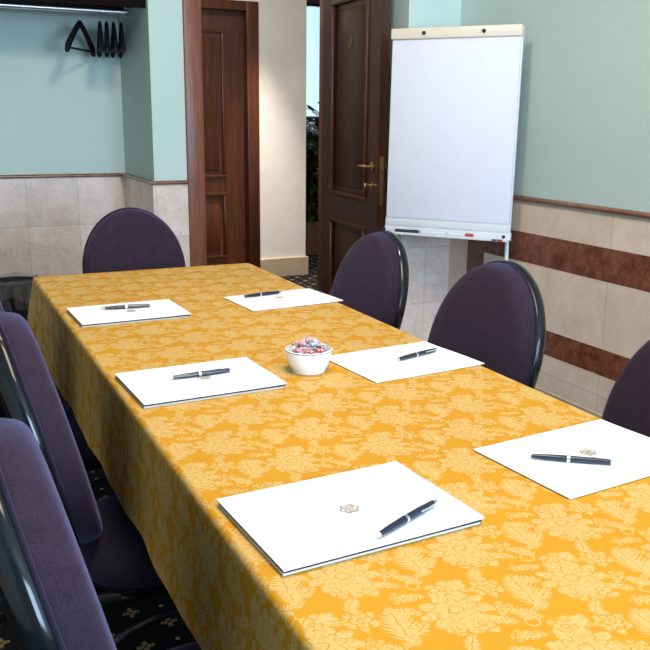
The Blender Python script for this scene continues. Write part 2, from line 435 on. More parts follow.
# wainscot tiles (1.2 cm slabs)
t = 0.012
def slab(name, lo, hi, mat): return struct(name, B().box(lo, hi), mat)
slab('trim_1', (XL + .001, YB - t, 0), (XA, YB, .93), TILE_X)
slab('trim_2', (XA - t, YD - t, 0), (XA, YB - t, .93), TILE_Y)
slab('trim_3', (XA, YD - t, 0), (XJ, YD, .93), TILE_X)
slab('trim_4', (2.275 - t, 3.845 - t, 0), (XW - t, 3.845, .93), TILE_X)
slab('trim_5', (2.275 - t, 3.845, 0), (2.275, YD - .001, .93), TILE_Y)
Y1, Y0 = 3.845 - t, YF + .001
V0, V1 = 3.52, 3.665            # brown upright of the inlaid frame
struct('trim_6', B().box((XW - t, Y0, .785), (XW, Y1, .93)).box((XW - t, Y0, .355), (XW, V0, .645)).box((XW - t, Y0, .07), (XW, V0, .24)).box((XW - t, V1, .07), (XW, Y1, .785)), TILE_YR)
struct('trim_7', B().box((XW - t - .001, Y0, .645), (XW, V1, .785)).box((XW - t - .001, Y0, .24), (XW, V0, .355)).box((XW - t - .001, V0, .07), (XW, V1, .645)), BROWN)
struct('baseboard_right', B().box((XW - t - .006, Y0, 0), (XW, Y1, .07), .003), SKIRT)
slab('trim_8', (XL, YF + .001, 0), (XL + t, YB - t, .93), TILE_Y)
# marble chair rail, half-round profile, following the walls
def rail(b, a, c, nrm):
    a, c, nrm = Vector(a), Vector(c), Vector(nrm); pr = []
    for k in range(9):
        an = -PI / 2 + PI * k / 8; pr.append((0.008 + 0.016 * math.cos(an), 0.947 + 0.011 * math.sin(an) * 1.0))
    pr = [(0, .936)] + pr + [(0, .958)]
    v1 = [b.bm.verts.new(a + nrm * p + Vector((0, 0, z))) for p, z in pr]; v2 = [b.bm.verts.new(c + nrm * p + Vector((0, 0, z))) for p, z in pr]
    b.bm.faces.new(v1); b.bm.faces.new(v2[::-1])
    for i in range(len(pr) - 1): b.bm.faces.new((v1[i], v1[i + 1], v2[i + 1], v2[i]))
RA = -0.012
rb = B(); rail(rb, (XL, YB + RA, -.006), (XA, YB + RA, -.006), (0, -1, 0)); rail(rb, (XA + RA, YD - .03, -.006), (XA + RA, YB, -.006), (-1, 0, 0)); rail(rb, (XA - .03, YD + RA, -.006), (XJ, YD + RA, -.006), (0, -1, 0))
struct('trim_9', rb, RAIL, True)
rb = B(); rail(rb, (XW + RA, YF, -.004), (XW + RA, 3.845, -.004), (-1, 0, 0)); rail(rb, (2.275 - .03, 3.845 + RA, -.004), (XW, 3.845 + RA, -.004), (0, -1, 0)); rail(rb, (2.275 + RA, 3.845 - .03, -.004), (2.275 + RA, YD - .1, -.004), (-1, 0, 0))
struct('trim_10', rb, RAIL, True)

# door frame of the opening
fr = B(); fr.box((XJ, YD - .025, 0), (XJ + .098, YD + .14, 2.16), .004); fr.box((XO - .0, YD - .005, 0), (XO + .016, YD + .14, 2.16), .004); fr.box((XJ + .098, YD - .02, 2.10), (XO, YD + .14, 2.16), .004)
struct('door_1', fr, WOODC, True, 'reddish brown wooden casing of the open doorway')

# ------------------------------------------------------------------ doors
def panel_frame(b, x0, x1, z0, z1, y, out, wdt=.022, dep=.010):
    """moulded rectangular frame standing out of a door face (local door plane XZ)"""
    for (a0, c0, a1, c1) in ((x0, z0, x1, z0 + wdt), (x0, z1 - wdt, x1, z1), (x0, z0 + wdt, x0 + wdt, z1 - wdt), (x1 - wdt, z0 + wdt, x1, z1 - wdt)):
        lo = (a0, min(y, y + out * dep), c0); hi = (a1, max(y, y + out * dep), c1)
        b.box(lo, hi, .004, 2)
def make_leaf(root, W, H, T, panels, mat, matp, mould):
    """door leaf local: hinge at x=0, width along +x, thickness along y 0..T, bottom z=.008"""
    b = B(); z0 = .008
    xs = [0] + [panels[0][0], panels[0][1]] + [W]
    b.box((0, 0, z0), (xs[1], T, H)); b.box((xs[2], 0, z0), (W, T, H))
    zs = z0
    for (a, c, p0, p1) in panels:
        b.box((xs[1], 0, zs), (xs[2], T, p0)); zs = p1
    b.box((xs[1], 0, zs), (xs[2], T, H))
    leaf = b.obj('door_leaf', mat, root, False)
    for (a, c, p0, p1) in panels:
        b = B(); b.box((a, T * .3, p0), (c, T * .7, p1))
        iw = .045
        b.box((a + iw, T * .12, p0 + iw), (c - iw, T * .88, p1 - iw), .012, 2)
        b.obj('door_panel', matp, root, True)
        b = B()
        panel_frame(b, a - .006, c + .006, p0 - .006, p1 + .006, 0.004, -1, .024, .014)
        panel_frame(b, a - .006, c + .006, p0 - .006, p1 + .006, T - .004, 1, .024, .014)
        b.obj('panel_moulding', mould, root, True)
    return leaf
# open room door: hinge at right of the opening, swung into the room
dl = Vector((2.150, 3.90, 0)); hinge = Vector((2.207, 4.70, 0))
d = dl - hinge; dw = d.length; ang = math.atan2(d.y, d.x)
odoor = thing('open_door', 'dark walnut panelled door standing open beside the flipchart, with brass lever handle', 'door', tuple(hinge), ang)
T = .045
# door local: x from hinge to latch; side y>0 ... faces; visible face is the one facing -X in the room
make_leaf(odoor, dw, 2.10, T, [(.155, dw - .155, .14, .725), (.155, dw - .155, .875, 1.925)], WOOD, WOOD, MOULD)
def lever(b, x, z, y, out, L=.115):
    b.lathe([(0, 0), (.0, 0), (.024, 0), (.025, .004), (.020, .008), (.010, .010), (.009, .03), (0, .03)], n=24,
            mat=Matrix.Translation((x, y, z)) @ Matrix.Rotation(PI / 2 * (1 if out < 0 else -1), 4, 'X'))
    yy = y + out * .034
    pts = [(x, y + out * .02, z), (x, yy, z), (x - .012, yy + out * .006, z), (x - L * .4, yy + out * .008, z + .002), (x - L * .75, yy + out * .007, z + .001), (x - L, yy + out * .002, z - .004)]
    b.tube(pts, [.008, .009, .009, .007, .0075, .006], 12)
b = B(); lever(b, dw - .066, 1.055, 0, -1); b.obj('door_handle', BRASS, odoor, label='polished brass lever handle')
b = B(); lever(b, dw - .066, 1.055, T, 1, .10); b.xf(Matrix.Identity(4)); b.obj('door_handle', BRASS, odoor, label='brass lever handle on the far side')
b = B(); R90 = Matrix.Rotation(PI / 2, 4, 'X')
b.lathe([(0, 0), (.017, 0), (.017, .004), (.010, .007), (0, .007)], n=20, mat=Matrix.Translation((dw - .066, 0, .96)) @ R90)
b.tube([(dw - .066, 0, .96), (dw - .066, -.03, .96)], .004, 8); b.box((dw - .070, -.045, .945), (dw - .062, -.028, .972), .002)
b.obj('keyhole_rose', BRASS, odoor, label='brass keyhole rose with the key in it')
b = B(); b.box((dw, .011, .86), (dw + .002, .034, 1.11), .0008); b.obj('lock_plate', DULLBRASS, odoor)
b = B(); b.box((dw + .001, .016, 1.03), (dw + .010, .030, 1.055), .002); b.obj('latch_bolt', BRASS, odoor)
b = B(); pc = Matrix.Translation((.155 + (dw - .31) * .5 + .0, T * .12 + .0005, 1.70)) @ R90
b.lathe([(0, 0), (.030, 0), (.031, .003), (.027, .005), (.025, .003), (.012, .003), (.010, .006), (0, .006)], n=28, mat=pc)
b.obj('door_plaque', DULLBRASS, odoor, label='small round bronze plaque')
b = B()
for z in (.25, 1.05, 1.85): b.tube([(-.006, .02, z - .045), (-.006, .02, z + .045)], .008, 10)
b.obj('hinge', BRASS, odoor)
# closed vestibule door
struct('door_2', B().box((1.60, 6.515, 0), (1.70, 6.66, 2.165), .004).box((2.41, 6.515, 0), (2.508, 6.66, 2.165), .004).box((1.70, 6.515, 2.095), (2.41, 6.66, 2.165), .004), WOODV, True, 'brown wooden casing of the closed door')
vdoor = thing('closed_door', 'closed brown panelled door set in the hallway behind the open doorway', 'door', (1.70, 6.60, 0), 0)
make_leaf(vdoor, .71, 2.095, .045, [(.13, .545, .18, .70), (.13, .545, .83, 1.95)], WOODV, WOODV, WOODV)
b = B(); lever(b, .06, 1.04, 0, -1, -.11); b.obj('door_handle', BRASS, vdoor)

# corridor window with sheer curtain, radiator-less; plant
wb = B()
for lo, hi in (((3.3, 8.93, 1.25), (3.36, 9.0, 2.55)), ((4.7, 8.93, 1.25), (4.76, 9.0, 2.55)), ((3.36, 8.93, 2.49), (4.7, 9.0, 2.55)), ((3.36, 8.88, 1.25), (4.7, 9.0, 1.31))): wb.box(lo, hi, .004)
struct('window_2', wb, WOOD)
b = B(); n = 90; pr = []
for i in range(n + 1):
    x = 3.36 + 1.34 * i / n; pr.append((x, 8.9 + .022 * math.sin(i * .9) + .01 * math.sin(i * .37)))
for i in range(n):
    (x0, y0), (x1, y1) = pr[i], pr[i + 1]
    b.quad((x0, y0, 1.32), (x1, y1, 1.32), (x1, y1, 2.47), (x0, y0, 2.47))
cu = b.obj('sheer_curtain', CURTAIN); bpy.context.view_layer.objects.active = cu
md = cu.modifiers.new('thickness', 'SOLIDIFY'); md.thickness = .002
tag(cu, 'bright sheer white curtain in the gap beside the open door', 'curtain')
cr = B(); cr.tube([(3.3, 8.9, 2.49), (4.76, 8.9, 2.49)], .014, 12).box((3.34, 8.885, 2.48), (3.37, 9.0, 2.50)).box((4.69, 8.885, 2.48), (4.72, 9.0, 2.50))
tag(cr.obj('curtain_rod', DARKWOOD), 'dark rod above the bright sheer curtain', 'curtain rod')
random.seed(5)
plant = thing('potted_plant', 'tall dark leafy plant standing in the gap beside the open door', 'plant', (3.42, 7.6, 0))
b = B(); b.lathe([(0, 0), (.13, 0), (.17, .30), (.185, .30), (.185, .33), (.165, .33), (.16, .29), (0, .29)], n=32); b.obj('plant_pot', POT, plant)
b = B(); stems = []
for k in range(7):
    a = k * 2.4; r = .05
    pts = [Vector((r * math.cos(a) * (1 + q * 1.6), r * math.sin(a) * (1 + q * 1.6), .28 + 1.13 * q * (1 - .06 * k))) for q in [i / 8 for i in range(9)]]
    stems.append(pts); b.tube(pts, [.009 - .0006 * i for i in range(9)], 8)
b.obj('stem', BARK, plant)
b = B()
for k in range(1300):
    st = random.choice(stems); q = random.random() ** .8; i = min(7, int(q * 8)); p = st[i].lerp(st[i + 1], q * 8 - i)
    a = random.random() * 2 * PI; el = random.uniform(-.7, .8); L = random.uniform(.08, .15); Wd = L * .24
    dr = Vector((math.cos(a) * math.cos(el), math.sin(a) * math.cos(el), math.sin(el))); sd = dr.cross(Vector((0, 0, 1))).normalized(); upv = sd.cross(dr)
    base = p + dr * random.uniform(.0, .12)
    c = [base, base + dr * L * .35 + sd * Wd, base + dr * L * .75 + sd * Wd * .7 - upv * .01, base + dr * L - upv * .03, base + dr * L * .75 - sd * Wd * .7 - upv * .01, base + dr * L * .35 - sd * Wd]
    vs = [b.bm.verts.new(q2) for q2 in c]; mid = b.bm.verts.new(base + dr * L * .5 - upv * .008)
    for j in range(6): b.bm.faces.new((vs[j], vs[(j + 1) % 6], mid))
fo = b.obj('foliage', LEAF, plant)

# ------------------------------------------------------------------ alcove: shelf, rail, hangers
b = B(); b.box((XL, 4.785, 1.905), (XA - .001, YB, 1.93), .002); b.box((XL, 4.765, 1.862), (XA - .001, 4.785, 2.15)); 
tag(b.obj('hanging_shelf', DARKWOOD, None, False), 'dark wooden shelf across the top of the wall alcove above the clothes rail', 'shelf')
RY, RZ = 5.15, 1.876
rl = thing('clothes_rail', 'shiny metal rail under the dark alcove shelf with black hangers on it', 'rail', (0, RY, RZ))
B().tube([(XL + .01, 0, 0), (XA - .018, 0, 0)], .0155, 20).obj('rail_tube', CHROME, rl)
for x in (XA - .020, -.4): B().tube([(x, 0, -.012), (x, 0, .028)], .008, 12).lathe([(0, .022), (.018, .022), (.018, .029), (0, .029)], (x, 0, 0), 24).tube([(x - .008, 0, 0), (x + .008, 0, 0)], .019, 20).obj('rail_bracket', SILVER, rl)
def hanger(x, rz, tilt, label):
    h = thing('coat_hanger', label, 'hanger', (x, RY, RZ), rz, 'black hangers on the rail')
    # local X = shoulder direction
    b = B(); pts = []
    for k in range(15):
        a = -PI * .25 + (PI * 1.25) * k / 14
        pts.append((0 + .018 * math.cos(a), 0, -.002 + .018 * math.sin(a)))
    pts = [(0, 0, -.075), (0, 0, -.045), (.006, 0, -.025)] + pts
    b.tube(pts, .0016, 8); b.obj('hook', CHROME, h, label='thin chrome hook')
    b = B(); N = 24
    rings = []
    for i in range(N + 1):
        u = -1 + 2 * i / N; a = abs(u)
        z = -.075 - .150 * a ** 1.25; hh = .022 + .010 * a; wd = .011 + .006 * a ** 2
        if i in (0, N): hh *= .55; wd *= .6
        y = .004 * a * a
        rings.append([b.bm.verts.new((u * .19, y + wd * math.cos(q * PI / 5), z + hh * math.sin(q * PI / 5))) for q in range(10)])
    for i in range(N):
        for k in range(10): b.bm.faces.new((rings[i][k], rings[i][(k + 1) % 10], rings[i + 1][(k + 1) % 10], rings[i + 1][k]))
    b.bm.faces.new(rings[0]); b.bm.faces.new(rings[-1][::-1])
    b.obj('shoulder_bar', BLACKMAT, h)
    B().tube([(-.165, .014, -.212), (.165, .014, -.212)], .006, 10).obj('trouser_bar', BLACKMAT, h)
    return h
hanger(.908, math.radians(57), 0, 'black coat hanger turned towards the room, leftmost on the rail')
hanger(1.018, math.radians(81), 0, 'black coat hanger just right of the turned one')
hanger(1.056, math.radians(79), 0, 'middle black coat hanger of the five on the rail')
hanger(1.096, math.radians(81), 0, 'black coat hanger second from the right on the rail')
hanger(1.139, math.radians(80), 0, 'rightmost black coat hanger, next to the rail bracket')

# ------------------------------------------------------------------ waste bin
bx, by = .455, 5.22
bn = thing('waste_bin', 'black waste bin with a clear liner against the tiled back wall', 'bin', (bx, by, 0))
B().lathe([(0, 0), (.105, 0), (.108, .01), (.130, .34), (.134, .345), (.134, .355), (.126, .355), (.104, .015), (0, .015)], n=48).obj('bin_body', WICKER, bn)
b = B(); NB = 96; prof = [(.122, .20), (.127, .30), (.131, .362), (.137, .372), (.143, .362), (.144, .33), (.142, .29), (.143, .255)]
rings = []
for j, (r, z) in enumerate(prof):
    ring = []
    for k in range(NB):
        a = 2 * PI * k / NB; p = Vector((math.cos(a) * 3, math.sin(a) * 3, z * 14))
        wv = noise.noise(p * 1.6) * .014 * (0.3 + .16 * j) + noise.noise(p * 4.1) * .006
        ring.append(b.bm.verts.new(((r + wv) * math.cos(a), (r + wv) * math.sin(a), z + .012 * noise.noise(p * .9) * (j > 1) + (.018 * math.sin(a * 3 + 1) if j == 7 else 0))))
    rings.append(ring)
for a_, b_ in zip(rings, rings[1:]):
    for k in range(NB): b.bm.faces.new((a_[k], a_[(k + 1) % NB], b_[(k + 1) % NB], b_[k]))
b.obj('bin_liner', BAG, bn, label='crinkled clear plastic liner folded over the rim')

# ------------------------------------------------------------------ table and cloth
TX0, TX1, TY0, TY1, TZ = .332, 1.140, -.35, 3.085, .75
tb = thing('conference_table', 'long table hidden under the gold damask cloth', 'table', ((TX0 + TX1) / 2, 1.37, 0))
B().box((-(TX1 - TX0) / 2 + .006, TY0 - 1.37 + .006, .715), ((TX1 - TX0) / 2 - .006, TY1 - 1.37 - .006, .744), .004).obj('tabletop', WOOD, tb)
for sx in (-.30, .30):
    for y in (-1.45, .03, 1.58):
        B().tube([(sx, y, 0), (sx, y, .715)], .02, 16).obj('leg', BLACKMET, tb)
def cloth():
    bm = bmesh.new(); uvl = bm.loops.layers.uv.new('UVMap')
    W, L = TX1 - TX0, TY1 - TY0; rc = .020
    per = []     # (x, y, nx, ny, cornerness, cx, cy)
    def side(p, q, nrm, n):
        for i in range(n): per.append((Vector(p).lerp(Vector(q), i / n), Vector(nrm), 0.0))
    def corner(c, a0, n=14):
        for i in range(n):
            a = a0 + PI / 2 * i / n; nn = Vector((math.cos(a), math.sin(a))); per.append((Vector(c) + nn * rc, nn, math.sin(2 * (a - a0))))
    side((TX1, TY0 + rc), (TX1, TY1 - rc), (1, 0), 240); corner((TX1 - rc, TY1 - rc), 0)
    side((TX1 - rc, TY1), (TX0 + rc, TY1), (0, 1), 60); corner((TX0 + rc, TY1 - rc), PI / 2)
    side((TX0, TY1 - rc), (TX0, TY0 + rc), (-1, 0), 240); corner((TX0 + rc, TY0 + rc), PI)
    side((TX0 + rc, TY0), (TX1 - rc, TY0), (0, -1), 60); corner((TX1 - rc, TY0 + rc), PI * 1.5)
    N = len(per)
    Hd = .240
    rows = [0, .002, .005, .009, .015, .03, .05, .08, .11, .14, .17, .20, .225, Hd]
    s = 0; arc = []
    for i in range(N):
        arc.append(s); s += (per[(i + 1) % N][0] - per[i][0]).length
    cpos = {'c': [Vector((TX1, TY1)), Vector((TX0, TY1)), Vector((TX0, TY0)), Vector((TX1, TY0))]}
    grid = []; uvs = []
    er = .010
    for j, h in enumerate(rows):
        ring = []; ur = []
        for i in range(N):
            p, nn, cn = per[i]
            dc = min((p - c).length for c in cpos['c'])
            f = math.exp(-(dc / .17) ** 2)                     # nearness to a corner
            if h <= .015:
                th = min(1, h / .015) * PI / 2
                off = er * math.sin(th) - er; z = TZ - er + er * math.cos(th)
            else:
                q = (h - .015) / (Hd - .015)
                drop = (h - .015) * (1 + .85 * f)
                fold = .0025 * math.sin(arc[i] * 15 + 1.3 * math.sin(arc[i] * 2.1)) + .0015 * math.sin(arc[i] * 31 + .8)
                off = q ** 1.2 * (.010 + fold) + f * q ** .8 * .060
                z = TZ - er - drop + q * .003 * math.sin(arc[i] * 9)
                if .05 < dc < .22: off -= .016 * q * math.exp(-((dc - .13) / .04) ** 2)
            ring.append(bm.verts.new((p.x + nn.x * off, p.y + nn.y * off, z)))
            ur.append((p.x + nn.x * h, p.y + nn.y * h))
        grid.append(ring); uvs.append(ur)
    def face(vs, us):
        fc = bm.faces.new(vs)
        for l, u in zip(fc.loops, us): l[uvl].uv = u
        fc.smooth = True
    for j in range(len(rows) - 1):
        for i in range(N):
            k = (i + 1) % N
            face((grid[j][i], grid[j + 1][i], grid[j + 1][k], grid[j][k]), (uvs[j][i], uvs[j + 1][i], uvs[j + 1][k], uvs[j][k]))
    # top: triangle-free polygon filled by a grid of wrinkled quads inside, bridged at the rim
    fc = bm.faces.new([v for v in grid[0]])
    for l in fc.loops: l[uvl].uv = (l.vert.co.x, l.vert.co.y)
    me = bpy.data.meshes.new('tablecloth'); bmesh.ops.recalc_face_normals(bm, faces=bm.faces); bm.to_mesh(me); bm.free()
    me.materials.append(CLOTH); o = bpy.data.objects.new('tablecloth', me); C.objects.link(o)
    return o
tag(cloth(), 'golden yellow damask tablecloth with pale flowers draped over the long table', 'tablecloth')

# ------------------------------------------------------------------ chairs
def chair(loc, rz, label):
    """faces local +x; backrest at the -x end; origin on the floor under the backrest's centre"""
    r = thing('conference_chair', label, 'chair', loc, rz, 'round-backed chairs around the table')
    TILT = .247
    A_, B_ = .207, .243; ZC_ = .698
    def P(y, z, d):       # backrest coordinates: y across, z up from centre, d thickness towards the sitter
        curve = 0
        x = d + curve - z * math.tan(TILT)
        return Vector((x, y, ZC_ + z))
    def disc(prof, n=72, closed=True):
        b = B(); rings = []
        for f, d in prof:
            if f < 1e-6: rings.append([b.bm.verts.new(P(0, 0, d))])
            else:
                ring = []
                for k in range(n):
                    a = 2 * PI * k / n; ca, sa = math.cos(a), math.sin(a)
                    ex = 1.0 if sa > 0 else .90
                    yy = A_ * f * math.copysign(abs(ca) ** ex, ca); zz = B_ * f * math.copysign(abs(sa) ** ex, sa)
                    ring.append(b.bm.verts.new(P(yy, zz, d)))
                rings.append(ring)
        for a_, b_ in zip(rings, rings[1:]):
            for k in range(n):
                q = []
                for v in (a_[k % len(a_)], a_[(k + 1) % len(a_)], b_[(k + 1) % len(b_)], b_[k % len(b_)]):
                    if v not in q: q.append(v)
                if len(q) > 2: b.bm.faces.new(q)
        return b
    disc([(0, .060), (.4, .060), (.7, .059), (.84, .057), (.90, .054), (.935, .049), (.955, .042), (.968, .030), (.978, .016), (.980, .008), (.965, .002), (0, .002)]).obj('backrest', FABRIC, r)
    B_p = [P(A_ * .982 * math.cos(2 * PI * k / 72), B_ * .982 * math.sin(2 * PI * k / 72), .006) for k in range(72)]
    B().tube(B_p, .0035, 8, closed=True).obj('piping', SHADEFAB, r)
    disc([(0, -.040), (.5, -.040), (.8, -.038), (.90, -.035), (.955, -.029), (.985, -.020), (1.0, -.009), (1.0, -.002), (.985, .003), (.9, .003), (0, .003)]).obj('back_shell', BLACKPL, r, label='glossy black plastic back shell')
    # seat
    def seatloops(prof, n=64):
        b = B(); rings = []
        for f, z in prof:
            if f < 1e-6: rings.append([b.bm.verts.new((.285, 0, z))])
            else:
                ring = []
                for k in range(n):
                    a = 2 * PI * k / n; ca, sa = math.cos(a), math.sin(a)
                    ex = .55
                    ring.append(b.bm.verts.new((.285 + .225 * f * math.copysign(abs(ca) ** ex, ca), .190 * f * math.copysign(abs(sa) ** ex, sa) * (1 + .05 * ca), z - .012 - (.02 * max(0, ca) ** 2 if z > .43 else 0))))
                rings.append(ring)
        for a_, b_ in zip(rings, rings[1:]):
            for k in range(n):
                q = []
                for v in (a_[k % len(a_)], a_[(k + 1) % len(a_)], b_[(k + 1) % len(b_)], b_[k % len(b_)]):
                    if v not in q: q.append(v)
                if len(q) > 2: b.bm.faces.new(q)
        return b
    seatloops([(0, .478), (.5, .477), (.8, .472), (.93, .462), (.985, .445), (1.0, .428), (.98, .417), (0, .417)]).obj('seat', SHADEFAB, r)
    seatloops([(0, .416), (.9, .416), (.955, .412), (.96, .402), (.93, .392), (0, .388)]).obj('seat_pan', BLACKPL, r)
    # black tubular frame: each side one bent tube, front leg - seat rail - rear upright carries the back
    for s in (-1, 1):
        B().tube([(.12, s * .155, .385), (.04, s * .158, .39), (.015, s * .158, .42), (.006, s * .155, .50), (-.016, s * .14, .58), (-.042, s * .11, .68)], .011, 12).obj('back_support', BLACKMET, r)
        B().tube([(.45, s * .150, .384), (.468, s * .165, .37), (.474, s * .170, .33), (.492, s * .188, .02)], .011, 12).lathe([(0, 0), (.014, 0), (.015, .02), (.011, .03), (0, .03)], (.493, s * .189, 0), 16).obj('leg', BLACKMET, r)
        B().tube([(.10, s * .150, .384), (.06, s * .165, .37), (.040, s * .170, .33), (-.045, s * .188, .02)], .011, 12).lathe([(0, 0), (.014, 0), (.015, .02), (.011, .03), (0, .03)], (-.046, s * .189, 0), 16).obj('leg', BLACKMET, r)
        ar = []
        for k in range(17):
            a = PI * k / 16; ar.append((.232 - .245 * math.cos(a), s * (.186 - .016 * math.sin(a)), .10 + .235 * math.sin(a)))
        B().tube(ar, .009, 10).obj('arched_stretcher', BLACKMET, r)
    B().tube([(.08, -.15, .372), (.08, .15, .372)], .010, 10).tube([(.44, -.15, .372), (.44, .15, .372)], .010, 10).tube([(.06, -.150, .376), (.46, -.150, .376)], .010, 10).tube([(.06, .150, .376), (.46, .150, .376)], .010, 10).obj('seat_frame', BLACKMET, r)
    return r
c1 = chair((.100, 1.045, 0), .0, 'nearest chair on the left side of the table, at bottom left')
def more(loc, rz, label):
    c = copy_tree(c1); c.location = loc; c.rotation_euler = (0, 0, rz); c['label'] = label
    return c
more((.165, 1.672, 0), 0, 'second chair from the camera on the left side, its seat under the cloth edge')
more((.140, 2.36, 0), 0, 'farthest chair on the left side, mostly hidden behind the second chair')
more((1.318, 1.095, 0), PI, 'nearest chair on the right side of the table, cut by the right picture edge')
more((1.317, 1.786, 0), PI, 'middle chair on the right side of the table, below the flipchart leg')
more((1.318, 2.440, 0), PI - .03, 'farthest chair on the right side, in front of the open walnut door')
more((.763, 3.386, 0), -PI / 2, 'chair at the far end of the table, in front of the tiled back wall')

# ------------------------------------------------------------------ flipchart
FW, FH = .62, .92
fc_ = thing('flipchart', 'white flipchart easel with a blank pad by the right wall', 'flipchart', (2.282, 3.436, 0), -.894)
# local: x to the right of the board, -y towards the viewer; board bottom z = FB
FB = .785; tl = math.radians(1.5)
def bd(x, d, z): return Vector((x, -d + (z) * math.tan(tl), FB + z))
def bbox(b, x0, x1, z0, z1, d0, d1, bev=.002):
    b.box((x0, -d1, z0), (x1, -d0, z1), bev); return b
TILTM = Matrix.Translation((0, 0, FB)) @ Matrix.Rotation(-tl, 4, 'X')
bbox(B(), -FW / 2, FW / 2, 0, FH, 0, .018, .003).xf(TILTM).obj('board', WHITEMET, fc_)
bbox(B(), -FW / 2 + .006, FW / 2 - .006, .045, FH - .035, .0185, .028, .001).xf(TILTM).obj('paper_pad', FLIPPAPER, fc_)
bbox(B(), -FW / 2, FW / 2, FH - .045, FH + .004, .0185, .042, .006).xf(TILTM).obj('clamp_bar', CREAMBAR, fc_, label='cream clamp bar along the top')
for x in (-.145, .138):
    B().lathe([(0, 0), (.008, 0), (.009, .003), (.008, .009), (.005, .012), (0, .012)], n=20, mat=TILTM @ Matrix.Translation((x, -.041, FH - .020)) @ Matrix.Rotation(PI / 2, 4, 'X')).obj('clamp_knob', BLACKRUB, fc_)
b = B(); bbox(b, -FW / 2 - .004, FW / 2 + .004, -.030, .004, 0, .022, .003); bbox(b, -FW / 2 - .004, FW / 2 + .004, -.034, -.026, .0, .070, .003); bbox(b, -FW / 2 - .004, FW / 2 + .004, -.030, -.021, .064, .070, .002)
bbox(b, -FW / 2, FW / 2, .004, .045, .0185, .024, .004)
b.xf(TILTM).obj('pen_tray', WHITEMET, fc_)
b = B(); bbox(b, .238, .262, -.032, -.023, .0701, .0712, .0003); b.xf(TILTM); pn = b.obj('maker_badge', BLUEPL, fc_, label='small blue and red maker badge')
b = B(); bbox(b, .264, .290, -.032, -.023, .0701, .0712, .0003); b.xf(TILTM); b.obj('maker_badge', REDPL, fc_)
for x in (-FW / 2 + .014, FW / 2 - .016):
    b = B(); b.lathe([(0, 0), (.008, 0), (.008, .006), (0, .006)], n=16, mat=TILTM @ Matrix.Translation((x, -.070, -.010)) @ Matrix.Rotation(PI / 2, 4, 'X')); b.obj('tray_end_knob', BLACKRUB, fc_)
def leg(x0, y0, z0, x1, y1, label=None):
    b = B(); p0, p1 = Vector((x0, y0, z0)), Vector((x1, y1, .012)); mid = p0.lerp(p1, .55)
    b.tube([p0, mid], .010, 14); b.tube([mid, p1], .0075, 14); b.tube([mid - (p1 - p0).normalized() * .02, mid + (p1 - p0).normalized() * .015], .013, 14)
    l = b.obj('leg', WHITEMET, fc_); B().lathe([(0, 0), (.014, 0), (.014, .018), (.009, .03), (0, .03)], (x1, y1, 0), 16).obj('rubber_foot', BLACKRUB, l)
leg(.285, .03, .80, .335, -.10); leg(-.27, .03, .80, -.34, -.12)
leg(-.285, .06, 1.35, -.30, .08)
for x, m_, l_ in ((-.185, BLACKRUB, 'black capped marker lying at the left of the flipchart tray'), (-.05, WHITEMET, 'white marker in the middle of the flipchart tray'), (.085, REDPL, 'red capped marker right of the white one on the flipchart tray')):
    mk = thing('marker', l_, 'marker', tuple(Matrix.Translation((2.282, 3.436, 0)) @ Matrix.Rotation(-.894, 4, 'Z') @ TILTM @ Vector((x, -.052, -.0165))), -.894, 'markers on the flipchart tray')
    RY_ = Matrix.Rotation(PI / 2, 4, 'Y')
    B().lathe([(0, -.06), (.008, -.06), (.0085, -.055), (.0085, .02), (.008, .022), (0, .022)], n=18, mat=RY_).obj('barrel', WHITEMET if m_ != BLACKRUB else BLACKRUB, mk)
    B().lathe([(0, .022), (.0092, .022), (.0092, .056), (.008, .060), (0, .060)], n=18, mat=RY_).obj('cap', m_, mk)

